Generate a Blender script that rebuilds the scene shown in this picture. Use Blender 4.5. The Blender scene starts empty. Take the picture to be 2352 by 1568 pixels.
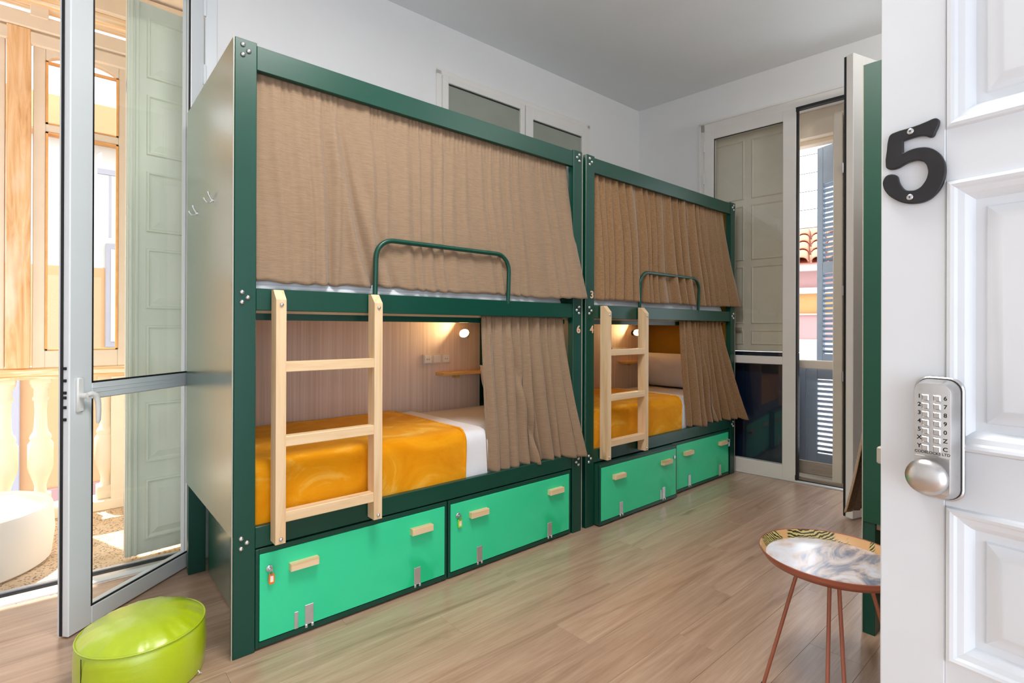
import bpy, bmesh, math, random
from mathutils import Vector, Matrix, noise
PI = math.pi
random.seed(7)
SC = bpy.context.scene
COL = SC.collection

# ------------------------------------------------------------------ camera
def make_camera():
    cd = bpy.data.cameras.new('camera'); cam = bpy.data.objects.new('camera', cd); COL.objects.link(cam)
    yaw, pitch, roll, f = .7141, .0013, .0033, 1198.76
    fw = Vector((math.sin(yaw) * math.cos(pitch), math.cos(yaw) * math.cos(pitch), math.sin(pitch)))
    r = Vector((math.cos(yaw), -math.sin(yaw), 0)); u = r.cross(fw)
    r2 = r * math.cos(roll) + u * math.sin(roll); u2 = u * math.cos(roll) - r * math.sin(roll)
    m = Matrix((r2, u2, -fw)).transposed().to_4x4()
    m.translation = (-.5011, -2.2173, 1.28)
    cam.matrix_world = m
    cd.sensor_width = 36; cd.lens = f / 2352 * 36
    cd.shift_x = .54 / 2352; cd.shift_y = -30.81 / 2352
    cd.clip_start = .02; cd.clip_end = 200
    SC.camera = cam
make_camera()

# ------------------------------------------------------------------ sky, sun, exposure
SKY_STRENGTH = 4.2
w = bpy.data.worlds.new('sky'); SC.world = w; w.use_nodes = True
nt = w.node_tree; nt.nodes.clear()
tc = nt.nodes.new('ShaderNodeTexCoord'); nz = nt.nodes.new('ShaderNodeTexNoise')
nz.inputs['Scale'].default_value = 2.2; nz.inputs['Detail'].default_value = 5
rp = nt.nodes.new('ShaderNodeValToRGB')
rp.color_ramp.elements[0].position = .35; rp.color_ramp.elements[0].color = (.74, .84, 1, 1)
rp.color_ramp.elements[1].position = .65; rp.color_ramp.elements[1].color = (.88, .93, 1, 1)
bg = nt.nodes.new('ShaderNodeBackground'); bg.inputs['Strength'].default_value = SKY_STRENGTH
wo = nt.nodes.new('ShaderNodeOutputWorld')
nt.links.new(tc.outputs['Generated'], nz.inputs['Vector']); nt.links.new(nz.outputs['Fac'], rp.inputs['Fac'])
nt.links.new(rp.outputs['Color'], bg.inputs['Color']); nt.links.new(bg.outputs['Background'], wo.inputs['Surface'])

def sun(direction, strength, color, angle):
    ld = bpy.data.lights.new('sun', 'SUN'); ld.energy = strength; ld.color = color; ld.angle = angle
    o = bpy.data.objects.new('sun', ld); COL.objects.link(o)
    o.rotation_euler = Vector(direction).to_track_quat('-Z', 'Y').to_euler(); o.location = (0, 0, 12)
    return o
sun((.15, -.40, -.90), 13.0, (1, .93, .82), math.radians(.6))

def portal(loc, direction, sx, sy):
    ld = bpy.data.lights.new('sky_portal', 'AREA'); ld.shape = 'RECTANGLE'; ld.size = sx; ld.size_y = sy
    ld.cycles.is_portal = True
    o = bpy.data.objects.new('sky_portal', ld); COL.objects.link(o); o.location = loc
    o.rotation_euler = Vector(direction).to_track_quat('-Z', 'Y').to_euler()
portal((-1.6, 2.62, 1.9), (0, -1, 0), 5.2, 3.6)
portal((4.75, -.45, 1.6), (-1, 0, 0), 1.7, 3.2)
portal((-.9, -4.6, 1.1), (0, 1, 0), 3.0, 2.2)

def added_ceiling_light(loc, size, power, color):
    ld = bpy.data.lights.new('added_ceiling_light', 'AREA'); ld.shape = 'DISK'; ld.size = size; ld.energy = power; ld.color = color
    o = bpy.data.objects.new('added_ceiling_light', ld); COL.objects.link(o); o.location = loc
FILL_LAMP = (.35, -1.35, 3.44)
added_ceiling_light(FILL_LAMP, 1.0, 72, (1, .97, .94))  # added lamp, out of view, lifts the overall room brightness
UP = (3.0, -2.66, 2.95)
ld = bpy.data.lights.new('added_uplight', 'AREA'); ld.shape = 'DISK'; ld.size = .22; ld.energy = 32; ld.color = (1, .98, .96)  # added uplight, out of view, lifts the ceiling brightness
lo = bpy.data.objects.new('added_uplight', ld); COL.objects.link(lo); lo.location = (UP[0], UP[1], UP[2] + .06); lo.rotation_euler = (math.radians(180 - 25), 0, 0)

SC.view_settings.view_transform = 'Standard'; SC.view_settings.look = 'None'
SC.view_settings.gamma = 1; SC.view_settings.use_curve_mapping = False
SC.view_settings.exposure = .0
cy = SC.cycles
cy.max_bounces = 10; cy.diffuse_bounces = 6; cy.glossy_bounces = 4; cy.transmission_bounces = 6; cy.transparent_max_bounces = 12
cy.caustics_reflective = False; cy.caustics_refractive = False; cy.sample_clamp_indirect = 4
cy.use_denoising = True

# ------------------------------------------------------------------ materials
def lin(r, g, b):
    f = lambda c: (c / 255 / 12.92) if c / 255 <= .04045 else ((c / 255 + .055) / 1.055) ** 2.4
    return (f(r), f(g), f(b), 1)
class NT:
    def __init__(s, name):
        s.m = bpy.data.materials.new(name); s.m.use_nodes = True
        s.t = s.m.node_tree; s.b = s.t.nodes['Principled BSDF']; s.out = s.t.nodes['Material Output']
    def n(s, kind, **kw):
        x = s.t.nodes.new(kind)
        for k, v in kw.items():
            if k in x.inputs: x.inputs[k].default_value = v
            else: setattr(x, k, v)
        return x
    def l(s, a, b): s.t.links.new(a, b)
    def coords(s, scale=(1, 1, 1), rnd=False):
        tc = s.n('ShaderNodeTexCoord'); mp = s.n('ShaderNodeMapping'); mp.inputs['Scale'].default_value = scale
        s.l(tc.outputs['Object'], mp.inputs['Vector'])
        if rnd:
            oi = s.n('ShaderNodeObjectInfo'); mu = s.n('ShaderNodeMath', operation='MULTIPLY'); mu.inputs[1].default_value = 37
            s.l(oi.outputs['Random'], mu.inputs[0]); s.l(mu.outputs[0], mp.inputs['Location'])
        return mp.outputs['Vector']
    def noise(s, vec, scale, detail=3, rough=.5, dist=0):
        x = s.n('ShaderNodeTexNoise'); x.inputs['Scale'].default_value = scale; x.inputs['Detail'].default_value = detail
        x.inputs['Roughness'].default_value = rough; x.inputs['Distortion'].default_value = dist
        s.l(vec, x.inputs['Vector']); return x.outputs['Fac']
    def ramp(s, fac, stops):
        x = s.n('ShaderNodeValToRGB'); e = x.color_ramp.elements
        while len(e) < len(stops): e.new(.5)
        for i, (p, c) in enumerate(stops): e[i].position = p; e[i].color = c
        s.l(fac, x.inputs['Fac']); return x.outputs['Color']
    def bump(s, h, strength, dist=.01):
        x = s.n('ShaderNodeBump'); x.inputs['Strength'].default_value = strength; x.inputs['Distance'].default_value = dist
        s.l(h, x.inputs['Height']); s.l(x.outputs['Normal'], s.b.inputs['Normal'])
    def mix(s, fac, a, b, mode='MIX'):
        x = s.n('ShaderNodeMix', data_type='RGBA', blend_type=mode)
        for sock, val in ((x.inputs[0], fac), (x.inputs[6], a), (x.inputs[7], b)):
            if isinstance(val, (int, float, tuple)): sock.default_value = val
            else: s.l(val, sock)
        return x.outputs[2]
    def set(s, **kw):
        for k, v in kw.items():
            k = k.replace('_', ' ')
            if isinstance(v, (int, float, tuple)): s.b.inputs[k].default_value = v
            else: s.l(v, s.b.inputs[k])
def k(c, f): return (min(1, c[0] * f), min(1, c[1] * f), min(1, c[2] * f), 1)
def paint(name, c, rough=.45, var=.06, bump=.05, scale=6, metal=0, spec=.5, coat=0, coat_ior=1.5):
    m = NT(name); v = m.coords(); f = m.noise(v, scale, 4)
    m.set(Base_Color=m.ramp(f, [(.3, k(c, 1 - var)), (.7, k(c, 1 + var))]), Roughness=rough, Metallic=metal, Specular_IOR_Level=spec, Coat_Weight=coat, Coat_Roughness=.24, Coat_IOR=coat_ior)
    if bump: m.bump(m.noise(v, scale * 9, 3), bump, .004)
    return m.m
def wood(name, a, b, c, axis='x', scale=1.0, rough=.5, bump=.08, rnd=True, knots=True):
    m = NT(name); s = [26 * scale] * 3; s['xyz'.index(axis)] = 1.6 * scale
    v = m.coords(tuple(s), rnd); f = m.noise(v, 1, 6, .6, .8)
    col = m.ramp(f, [(.28, c), (.5, a), (.72, b)])
    if knots:
        s2 = [9 * scale] * 3; s2['xyz'.index(axis)] = 3.5 * scale
        kn = m.noise(m.coords(tuple(s2), rnd), 1, 2)
        kf = m.ramp(kn, [(.70, (0, 0, 0, 1)), (.80, (1, 1, 1, 1))])
        col = m.mix(kf, col, k(c, .62))
    m.set(Base_Color=col, Roughness=rough); m.bump(f, bump, .004)
    return m.m
def fabric(name, a, b, sx, rough=.95, bump=.35, sheen=.2):
    m = NT(name); f = m.noise(m.coords(sx), 1, 4, .65); g = m.noise(m.coords((160, 160, 160)), 1, 2)
    m.set(Base_Color=m.ramp(f, [(.32, a), (.68, b)]), Roughness=rough, Specular_IOR_Level=.15, Sheen_Weight=sheen)
    h = m.n('ShaderNodeMath', operation='ADD'); m.l(f, h.inputs[0]); m.l(g, h.inputs[1]); m.bump(h.outputs[0], bump, .003)
    return m.m
def metal(name, c, rough=.3):
    m = NT(name); f = m.noise(m.coords((40, 40, 40)), 1, 3)
    m.set(Base_Color=m.ramp(f, [(.3, k(c, .9)), (.7, c)]), Roughness=rough, Metallic=1.0); return m.m
def glass(name, tint, refl=1.0):
    m = NT(name); t = m.t; t.nodes.remove(m.b)
    tr = m.n('ShaderNodeBsdfTransparent'); tr.inputs[0].default_value = tint
    gl = m.n('ShaderNodeBsdfGlossy'); gl.inputs['Roughness'].default_value = .015
    lw = m.n('ShaderNodeLayerWeight'); lw.inputs['Blend'].default_value = .5
    pw = m.n('ShaderNodeMath', operation='POWER'); pw.inputs[1].default_value = 5; m.l(lw.outputs['Facing'], pw.inputs[0])
    fr = m.n('ShaderNodeMath', operation='MULTIPLY_ADD'); fr.inputs[1].default_value = .94; fr.inputs[2].default_value = .045; m.l(pw.outputs[0], fr.inputs[0])
    v = m.coords((1.5, 1.5, 1.5)); nf = m.noise(v, 1, 1); bp = m.n('ShaderNodeBump'); bp.inputs['Strength'].default_value = .02
    m.l(nf, bp.inputs['Height']); m.l(bp.outputs['Normal'], gl.inputs['Normal'])
    mu = m.n('ShaderNodeMath', operation='MULTIPLY'); mu.inputs[1].default_value = refl; mu.use_clamp = True; m.l(fr.outputs[0], mu.inputs[0])
    mx = m.n('ShaderNodeMixShader'); m.l(mu.outputs[0], mx.inputs[0]); m.l(tr.outputs[0], mx.inputs[1]); m.l(gl.outputs[0], mx.inputs[2])
    m.l(mx.outputs[0], m.out.inputs['Surface']); return m.m
def emit(name, c, s):
    m = NT(name); m.set(Base_Color=c, Emission_Color=c, Emission_Strength=s); return m.m

M = {}
M['wall'] = paint('wall_paint', lin(237, 238, 239), .7, .012, .06, 3)
M['ceiling'] = paint('ceiling_paint', lin(240, 243, 244), .8, .015, .08, 2)
M['green'] = paint('dark_green_lacquer', lin(0, 66, 52), .34, .04, .03, 5)
M['green_panel'] = paint('dark_green_melamine', lin(4, 72, 52), .30, .04, .015, 3, coat=1, coat_ior=2.2)
M['green_plain'] = paint('dark_green_melamine_matt', lin(4, 72, 52), .42, .04, .015, 3)
M['edge'] = paint('pale_panel_edge', lin(178, 172, 156), .6, .04, .0, 8)
M['door_green'] = None
M['pine'] = wood('pale_pine', lin(232, 202, 160), lin(240, 214, 176), lin(214, 176, 126), 'z', 1.0, .55, .05)
M['pine_x'] = wood('pale_pine_rung', lin(232, 202, 160), lin(240, 214, 176), lin(216, 178, 128), 'x', 1.0, .55, .05)
M['shelf'] = wood('shelf_pine', lin(214, 176, 110), lin(226, 190, 126), lin(196, 150, 84), 'x', 1.0, .55, .05)
M['linen'] = fabric('tan_linen', lin(138, 115, 93), lin(158, 134, 109), (22, 22, 420))
M['linen_far'] = fabric('brown_velvet_linen', lin(136, 104, 72), lin(158, 126, 92), (60, 60, 160), .9, .25, .35)
M['sheet'] = fabric('white_cotton', lin(228, 230, 235), lin(234, 236, 241), (8, 8, 8), .9, .08, .1)
M['mattress'] = None
M['chrome'] = metal('brushed_steel', (.72, .72, .74, 1), .28)
M['zinc'] = metal('zinc_plate', (.74, .75, .78, 1), .45)
M['pvc'] = paint('white_aluminium', lin(226, 232, 235), .38, .01, .01, 4)
M['pvc_warm'] = paint('cream_white_joinery', lin(236, 234, 230), .42, .02, .03, 4)
M['gasket'] = paint('black_gasket', lin(22, 24, 26), .6, .1, .0, 8)
M['glass'] = glass('clear_glass', (.97, .985, .975, 1))
M['glass_thin'] = glass('thin_old_glass', (.97, .97, .96, 1), .5)
M['white_plastic'] = paint('white_plastic', lin(226, 228, 226), .35, .01, 0, 6)
M['socket'] = paint('beige_plastic', lin(206, 200, 190), .45, .01, 0, 6)
M['black'] = paint('black_enamel', lin(30, 30, 33), .42, .15, .06, 14)
M['black_rubber'] = paint('black_rubber', lin(18, 18, 20), .7, .1, .05, 14)
M['lime'] = None
M['copper'] = paint('rose_copper_lacquer', lin(178, 112, 92), .35, .05, .02, 8, metal=.45)
M['terrace'] = None

def special():
    m = NT('emerald_door_laminate'); v = m.coords((2.2, 2.2, 3.5)); f = m.noise(v, 1, 3, .5, .4)
    s = m.ramp(f, [(.30, lin(44, 212, 152)), (.56, lin(54, 218, 158)), (.66, lin(44, 212, 152)), (.70, lin(16, 200, 134))])
    m.set(Base_Color=s, Roughness=.4); M['door_green'] = m.m
    m = NT('striped_mattress_cover'); v = m.coords((0, 0, 1)); wv = m.n('ShaderNodeTexWave', bands_direction='Z'); wv.inputs['Scale'].default_value = 22
    m.l(v, wv.inputs['Vector']); m.set(Base_Color=m.ramp(wv.outputs['Fac'], [(.0, lin(196, 200, 206)), (.25, lin(222, 225, 230)), (1, lin(226, 228, 233))]), Roughness=.9, Specular_IOR_Level=.2)
    m.bump(m.noise(m.coords((5, 14, 14)), 1, 4), .25, .02); M['mattress'] = m.m
    m = NT('amber_plush'); v = m.coords((3.2, 3.2, 3.2)); f = m.noise(v, 1, 6, .62, 1.6); g = m.noise(m.coords((240, 240, 240)), 1, 2)
    m.set(Base_Color=m.ramp(f, [(.3, lin(222, 140, 2)), (.52, lin(234, 158, 20)), (.66, lin(246, 192, 84))]), Roughness=.95, Specular_IOR_Level=.1, Sheen_Weight=.5, Sheen_Tint=lin(255, 205, 110))
    m.bump(g, .4, .004); M['plush'] = m.m
    m = NT('lime_leatherette'); v = m.coords((7, 7, 7)); f = m.noise(v, 1, 3)
    m.set(Base_Color=m.ramp(f, [(.3, lin(172, 196, 2)), (.7, lin(184, 208, 10))]), Roughness=.36, Coat_Weight=1, Coat_Roughness=.32)
    m.bump(m.noise(m.coords((9, 9, 26)), 1, 3, .5, .6), .10, .02); M['lime'] = m.m
    m = NT('oak_laminate_plank'); oi = m.n('ShaderNodeObjectInfo')
    v = m.coords((1.3, 17, 17), True); f = m.noise(v, 1, 7, .62, 1.0)
    col = m.ramp(f, [(.24, lin(146, 116, 94)), (.44, lin(182, 150, 126)), (.6, lin(194, 164, 140)), (.78, lin(210, 180, 156))])
    fine = m.noise(m.coords((4, 140, 140), True), 1, 3, .6)
    col = m.mix(m.ramp(fine, [(.35, (.25, .25, .25, 1)), (.6, (0, 0, 0, 1))]), col, lin(150, 112, 84))
    kn = m.noise(m.coords((2.4, 7, 7), True), 1, 2)
    col = m.mix(m.ramp(kn, [(.69, (0, 0, 0, 1)), (.78, (.8, .8, .8, 1))]), col, lin(112, 80, 58))
    hsv = m.n('ShaderNodeHueSaturation'); mr = m.n('ShaderNodeMapRange'); mr.inputs['To Min'].default_value = .92; mr.inputs['To Max'].default_value = 1.06
    m.l(oi.outputs['Random'], mr.inputs['Value']); m.l(mr.outputs[0], hsv.inputs['Value']); m.l(col, hsv.inputs['Color'])
    m.set(Base_Color=hsv.outputs[0], Roughness=.40, Specular_IOR_Level=.5, Coat_Weight=.8, Coat_Roughness=.24); m.bump(f, .06, .004); M['plank'] = m.m
    m = NT('vertical_grain_lining'); v = m.coords((70, 1, .6)); f = m.noise(v, 1, 5, .7)
    m.set(Base_Color=m.ramp(f, [(.3, lin(200, 184, 170)), (.7, lin(232, 218, 206))]), Roughness=.6); M['lining'] = m.m
    m = NT('speckled_terrazzo'); v = m.coords((1, 1, 1)); vo = m.n('ShaderNodeTexVoronoi'); vo.inputs['Scale'].default_value = 130; m.l(v, vo.inputs['Vector'])
    f = m.noise(v, 5, 3); c1 = m.ramp(f, [(.3, lin(204, 176, 140)), (.7, lin(232, 208, 176))])
    sp = m.ramp(vo.outputs['Color'], [(.22, (1, 1, 1, 1)), (.32, (0, 0, 0, 1))])
    m.set(Base_Color=m.mix(sp, c1, lin(140, 118, 94)), Roughness=.7); M['terrace'] = m.m
    m = NT('stripped_pine_post'); v = m.coords((16, 16, 1.6)); f = m.noise(v, 1, 6, .6, 1.6)
    c1 = m.ramp(f, [(.3, lin(200, 146, 94)), (.5, lin(226, 184, 136)), (.7, lin(240, 214, 180))])
    g = m.noise(m.coords((5, 5, 1.4)), 1, 4); gf = m.ramp(g, [(.56, (0, 0, 0, 1)), (.68, (1, 1, 1, 1))])
    m.set(Base_Color=m.mix(gf, c1, lin(232, 214, 190)), Roughness=.7); m.bump(f, .2, .01); M['post_wood'] = m.m
    m = NT('worn_rail_wood'); v = m.coords((1.6, 16, 26)); f = m.noise(v, 1, 6, .6, 1.2)
    m.set(Base_Color=m.ramp(f, [(.35, lin(222, 172, 116)), (.52, lin(236, 204, 160)), (.62, lin(242, 230, 210))]), Roughness=.7); M['rail_wood'] = m.m
    m = NT('sage_shutter_paint'); v = m.coords((9, 9, 1.3)); f = m.noise(v, 1, 5)
    m.set(Base_Color=m.ramp(f, [(.3, lin(224, 229, 212)), (.7, lin(234, 238, 222))]), Roughness=.55); m.bump(f, .05, .01); M['sage'] = m.m
    m = NT('sage_edge_with_blue_wear'); v = m.coords((30, 30, 2.2)); f = m.noise(v, 1, 5, .7)
    m.set(Base_Color=m.mix(m.ramp(f, [(.62, (0, 0, 0, 1)), (.66, (1, 1, 1, 1))]), lin(222, 220, 204), lin(44, 74, 120)), Roughness=.6); M['sage_edge'] = m.m
    m = NT('palm_print_rim'); v = m.coords((9, 9, 1)); wv = m.n('ShaderNodeTexWave', bands_direction='DIAGONAL'); wv.inputs['Scale'].default_value = 6.5; wv.inputs['Distortion'].default_value = 5; wv.inputs['Detail'].default_value = 2
    m.l(v, wv.inputs['Vector']); f = m.noise(m.coords((14, 14, 1)), 1, 2)
    c1 = m.ramp(wv.outputs['Fac'], [(.2, lin(44, 40, 26)), (.35, lin(104, 98, 52)), (.6, lin(160, 146, 88)), (.85, lin(196, 176, 118))])
    m.set(Base_Color=m.mix(m.ramp(f, [(.55, (0, 0, 0, 1)), (.6, (1, 1, 1, 1))]), c1, lin(206, 160, 110)), Roughness=.25, Coat_Weight=.6); M['palm'] = m.m
    m = NT('tray_print_with_reflection'); v = m.coords((3, 7, 1)); f = m.noise(v, 1.4, 6, .6, 1.5)
    c1 = m.ramp(f, [(.30, lin(86, 94, 114)), (.42, lin(150, 152, 168)), (.50, lin(214, 196, 186)), (.58, lin(222, 218, 226)), (.68, lin(226, 232, 242))])  # bluish-white window reflection is put into the print colours
    m.set(Base_Color=c1, Roughness=.3, Coat_Weight=1.0, Coat_Roughness=.18); M['tray'] = m.m
    m = NT('old_white_gloss'); v = m.coords((4, 4, 4)); f = m.noise(v, 1, 4)
    m.set(Base_Color=m.ramp(f, [(.3, lin(224, 229, 234)), (.7, lin(232, 237, 241))]), Roughness=.34)
    m.bump(m.noise(m.coords((14, 14, 7)), 1, 4, .55), .12, .006); M['old_white'] = m.m
special()
M['cream'] = paint('cream_stucco', lin(240, 226, 204), .75, .03, .15, 9)
M['cream_frame'] = paint('cream_window_paint', lin(226, 212, 192), .6, .04, .08, 7)
M['orange_edge'] = paint('orange_wood_rebate', lin(224, 168, 104), .6, .1, .05, 20)
M['peach'] = paint('peach_render', lin(198, 152, 108), .85, .03, .1, 2)
M['white_render'] = paint('white_render', lin(206, 200, 192), .85, .03, .1, 2)
M['pink_render'] = paint('pink_render', lin(176, 136, 130), .85, .03, .1, 2)
M['lilac'] = paint('lilac_grey_render', lin(160, 156, 164), .85, .03, .1, 2)
M['white_pot'] = paint('matt_white_moulded', lin(240, 234, 222), .5, .01, .02, 4)
M['beige_shutter'] = paint('beige_shutter_paint', lin(222, 212, 196), .5, .03, .06, 7)
M['navy'] = paint('navy_lower_board', lin(20, 34, 62), .3, .1, .02, 5)
M['bluegrey'] = paint('blue_grey_shutter_paint', lin(134, 148, 162), .55, .05, .06, 10)
M['grey_wood'] = wood('weathered_grey_wood', lin(170, 158, 142), lin(188, 176, 160), lin(140, 126, 110), 'x', 1, .7, .1)
M['terracotta'] = paint('terracotta', lin(170, 108, 82), .8, .18, .2, 6)
M['orange_render'] = paint('orange_render', lin(186, 138, 84), .85, .05, .1, 3)
M['frost'] = paint('grey_frosted_glass', lin(152, 158, 147), .18, .12, 0, 1.2)
M['street'] = paint('street_asphalt', lin(84, 82, 80), .9, .05, .1, 3)
M['mustard'] = paint('olive_mustard_lining', lin(150, 116, 30), .9, .08, .2, 6)  # olive mustard for one bunk end lining
M['orange_fob'] = paint('orange_plastic', lin(238, 122, 20), .3, .02, 0, 5)
M['yellow_fob'] = paint('yellow_green_plastic', lin(190, 226, 40), .3, .02, 0, 5)
M['blue_fob'] = paint('pale_blue_plastic', lin(150, 180, 220), .3, .02, 0, 5)
M['paper'] = paint('paper', lin(244, 240, 234), .8, .01, 0, 5)
M['plywood'] = paint('plywood_numeral', lin(226, 190, 158), .6, .04, 0, 30)
M['satin'] = metal('satin_chrome_lock', (.66, .65, .64, 1), .3)
M['lens'] = emit('lamp_lens', (1, .66, .32, 1), 400)
M['key_ink'] = paint('black_engraving', lin(28, 26, 24), .6, .0, 0, 5)
M['deck'] = paint('pale_slat_board', lin(206, 178, 140), .6, .04, .03, 7)

# ------------------------------------------------------------------ mesh helpers
class MB:
    def __init__(s): s.v = []; s.f = []
    def add(s, vs, fs):
        o = len(s.v); s.v += [tuple(p) for p in vs]; s.f += [tuple(i + o for i in q) for q in fs]; return s
    def box(s, lo, hi, ch=0):
        x0, y0, z0 = lo; x1, y1, z1 = hi
        if ch <= 0:
            return s.add([(x0, y0, z0), (x1, y0, z0), (x1, y1, z0), (x0, y1, z0), (x0, y0, z1), (x1, y0, z1), (x1, y1, z1), (x0, y1, z1)],
                         [(0, 3, 2, 1), (4, 5, 6, 7), (0, 1, 5, 4), (1, 2, 6, 5), (2, 3, 7, 6), (3, 0, 4, 7)])
        c = min(ch, (x1 - x0) * .45, (y1 - y0) * .45, (z1 - z0) * .45)
        X = (x0, x1); Y = (y0, y1); Z = (z0, z1); vs = []; idx = {}
        for i in (0, 1):
            for j in (0, 1):
                for l in (0, 1):
                    sx = c if i == 0 else -c; sy = c if j == 0 else -c; sz = c if l == 0 else -c
                    idx[i, j, l, 'x'] = len(vs); vs.append((X[i], Y[j] + sy, Z[l] + sz))
                    idx[i, j, l, 'y'] = len(vs); vs.append((X[i] + sx, Y[j], Z[l] + sz))
                    idx[i, j, l, 'z'] = len(vs); vs.append((X[i] + sx, Y[j] + sy, Z[l]))
        fs = []
        for a, t in ((0, 'x'), (1, 'y'), (2, 'z')):
            for sd in (0, 1):
                q = []
                for p, r in ((0, 0), (1, 0), (1, 1), (0, 1)):
                    key = [0, 0, 0]; key[a] = sd; o = [b for b in range(3) if b != a]; key[o[0]] = p; key[o[1]] = r
                    q.append(idx[key[0], key[1], key[2], t])
                fs.append(tuple(q))
        for a in range(3):
            o = [b for b in range(3) if b != a]; t1, t2 = 'xyz'[o[0]], 'xyz'[o[1]]
            for p in (0, 1):
                for r in (0, 1):
                    k0 = [0, 0, 0]; k1 = [0, 0, 0]; k0[a] = 0; k1[a] = 1
                    k0[o[0]] = k1[o[0]] = p; k0[o[1]] = k1[o[1]] = r
                    fs.append((idx[(*k0, t1)], idx[(*k1, t1)], idx[(*k1, t2)], idx[(*k0, t2)]))
        for i in (0, 1):
            for j in (0, 1):
                for l in (0, 1): fs.append((idx[i, j, l, 'x'], idx[i, j, l, 'y'], idx[i, j, l, 'z']))
        return s.add(vs, fs)
    def loops(s, rings, close=True, cap0=True, cap1=True):
        n = len(rings[0]); vs = [p for r in rings for p in r]; fs = []
        for i in range(len(rings) - 1):
            for j in range(n if close else n - 1):
                a = i * n + j; b = i * n + (j + 1) % n
                fs.append((a, b, b + n, a + n))
        if cap0: fs.append(tuple(range(n))[::-1])
        if cap1: fs.append(tuple(range((len(rings) - 1) * n, len(rings) * n)))
        return s.add(vs, fs)
    def tube(s, pts, r, n=8, closed=False):
        pts = [Vector(p) for p in pts]; rings = []; N = len(pts); prev = None
        for i, p in enumerate(pts):
            if closed: t = pts[(i + 1) % N] - pts[i - 1]
            else: t = pts[min(i + 1, N - 1)] - pts[max(i - 1, 0)]
            t.normalize()
            if prev is None:
                a = Vector((0, 0, 1)) if abs(t.z) < .9 else Vector((1, 0, 0)); u = t.cross(a).normalized()
            else: u = (prev - t * prev.dot(t)).normalized()
            prev = u; q = t.cross(u); rr = r[i] if isinstance(r, (list, tuple)) else r
            rings.append([p + (u * math.cos(2 * PI * j / n) + q * math.sin(2 * PI * j / n)) * rr for j in range(n)])
        if closed: rings.append(rings[0])
        return s.loops(rings, cap0=not closed, cap1=not closed)
    def lathe(s, prof, n=24, c=(0, 0, 0), axis='z', cap0=True, cap1=True):
        rings = []
        for r, h in prof:
            ring = []
            for j in range(n):
                a = 2 * PI * j / n; x, y = r * math.cos(a), r * math.sin(a)
                p = {'z': (x, y, h), 'y': (x, h, -y), 'x': (h, x, y)}[axis]
                ring.append((c[0] + p[0], c[1] + p[1], c[2] + p[2]))
            rings.append(ring)
        return s.loops(rings, cap0=cap0, cap1=cap1)
    def grid(s, nu, nv, fn):
        vs = [fn(i / nu, j / nv) for j in range(nv + 1) for i in range(nu + 1)]
        return s.add(vs, [(j * (nu + 1) + i, j * (nu + 1) + i + 1, (j + 1) * (nu + 1) + i + 1, (j + 1) * (nu + 1) + i) for j in range(nv) for i in range(nu)])
    def prism(s, poly, fn0, fn1):
        n = len(poly); vs = [fn0(p) for p in poly] + [fn1(p) for p in poly]
        return s.add(vs, [tuple(range(n))[::-1], tuple(range(n, 2 * n))] + [(i, (i + 1) % n, (i + 1) % n + n, i + n) for i in range(n)])
    def xform(s, m):
        s.v = [tuple(m @ Vector(p)) for p in s.v]; return s
    def build(s, name, mat, parent=None, smooth=None, solid=0, loc=None, subsurf=0):
        me = bpy.data.meshes.new(name); me.from_pydata(s.v, [], s.f)
        bm = bmesh.new(); bm.from_mesh(me); bmesh.ops.recalc_face_normals(bm, faces=bm.faces); bm.to_mesh(me); bm.free()
        if mat: me.materials.append(mat)
        if smooth is not None:
            me.polygons.foreach_set('use_smooth', [True] * len(me.polygons)); me.set_sharp_from_angle(angle=math.radians(smooth))
        o = bpy.data.objects.new(name, me); COL.objects.link(o)
        if parent: o.parent = parent
        if loc: o.location = loc
        if solid:
            md = o.modifiers.new('thickness', 'SOLIDIFY'); md.thickness = solid; md.offset = 0
        if subsurf:
            md = o.modifiers.new('smooth', 'SUBSURF'); md.levels = subsurf; md.render_levels = subsurf
        return o
def box(lo, hi, ch=0): return MB().box(lo, hi, ch)
def empty(name, loc=(0, 0, 0), rz=0, parent=None):
    o = bpy.data.objects.new(name, None); COL.objects.link(o); o.location = loc; o.rotation_euler = (0, 0, rz)
    o.empty_display_size = .1
    if parent: o.parent = parent
    return o
def tag(o, label, cat, group=None):
    o['label'] = label; o['category'] = cat
    if group: o['group'] = group
    return o
def struct(o, label=None):
    o['kind'] = 'structure'
    if label: o['label'] = label
    return o
def share(o, name, parent, loc=None, rot=None):
    c = o.copy(); c.name = name; COL.objects.link(c); c.parent = parent
    if loc is not None: c.location = loc
    if rot is not None: c.rotation_euler = rot
    return c
def text(name, body, size, mat, parent, loc, rot, extrude=.001, offset=0, align='CENTER'):
    cu = bpy.data.curves.new(name, 'FONT'); cu.body = body; cu.size = size; cu.extrude = extrude; cu.offset = offset
    cu.align_x = align; cu.align_y = 'CENTER'; cu.resolution_u = 4
    t_ = bpy.data.objects.new(name, cu); me = bpy.data.meshes.new_from_object(t_); bpy.data.objects.remove(t_); me.materials.clear(); me.materials.append(mat)
    o = bpy.data.objects.new(name, me); COL.objects.link(o); o.parent = parent; o.location = loc; o.rotation_euler = rot
    return o
def sstep(a, b, x):
    t = max(0, min(1, (x - a) / (b - a))); return t * t * (3 - 2 * t)

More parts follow.
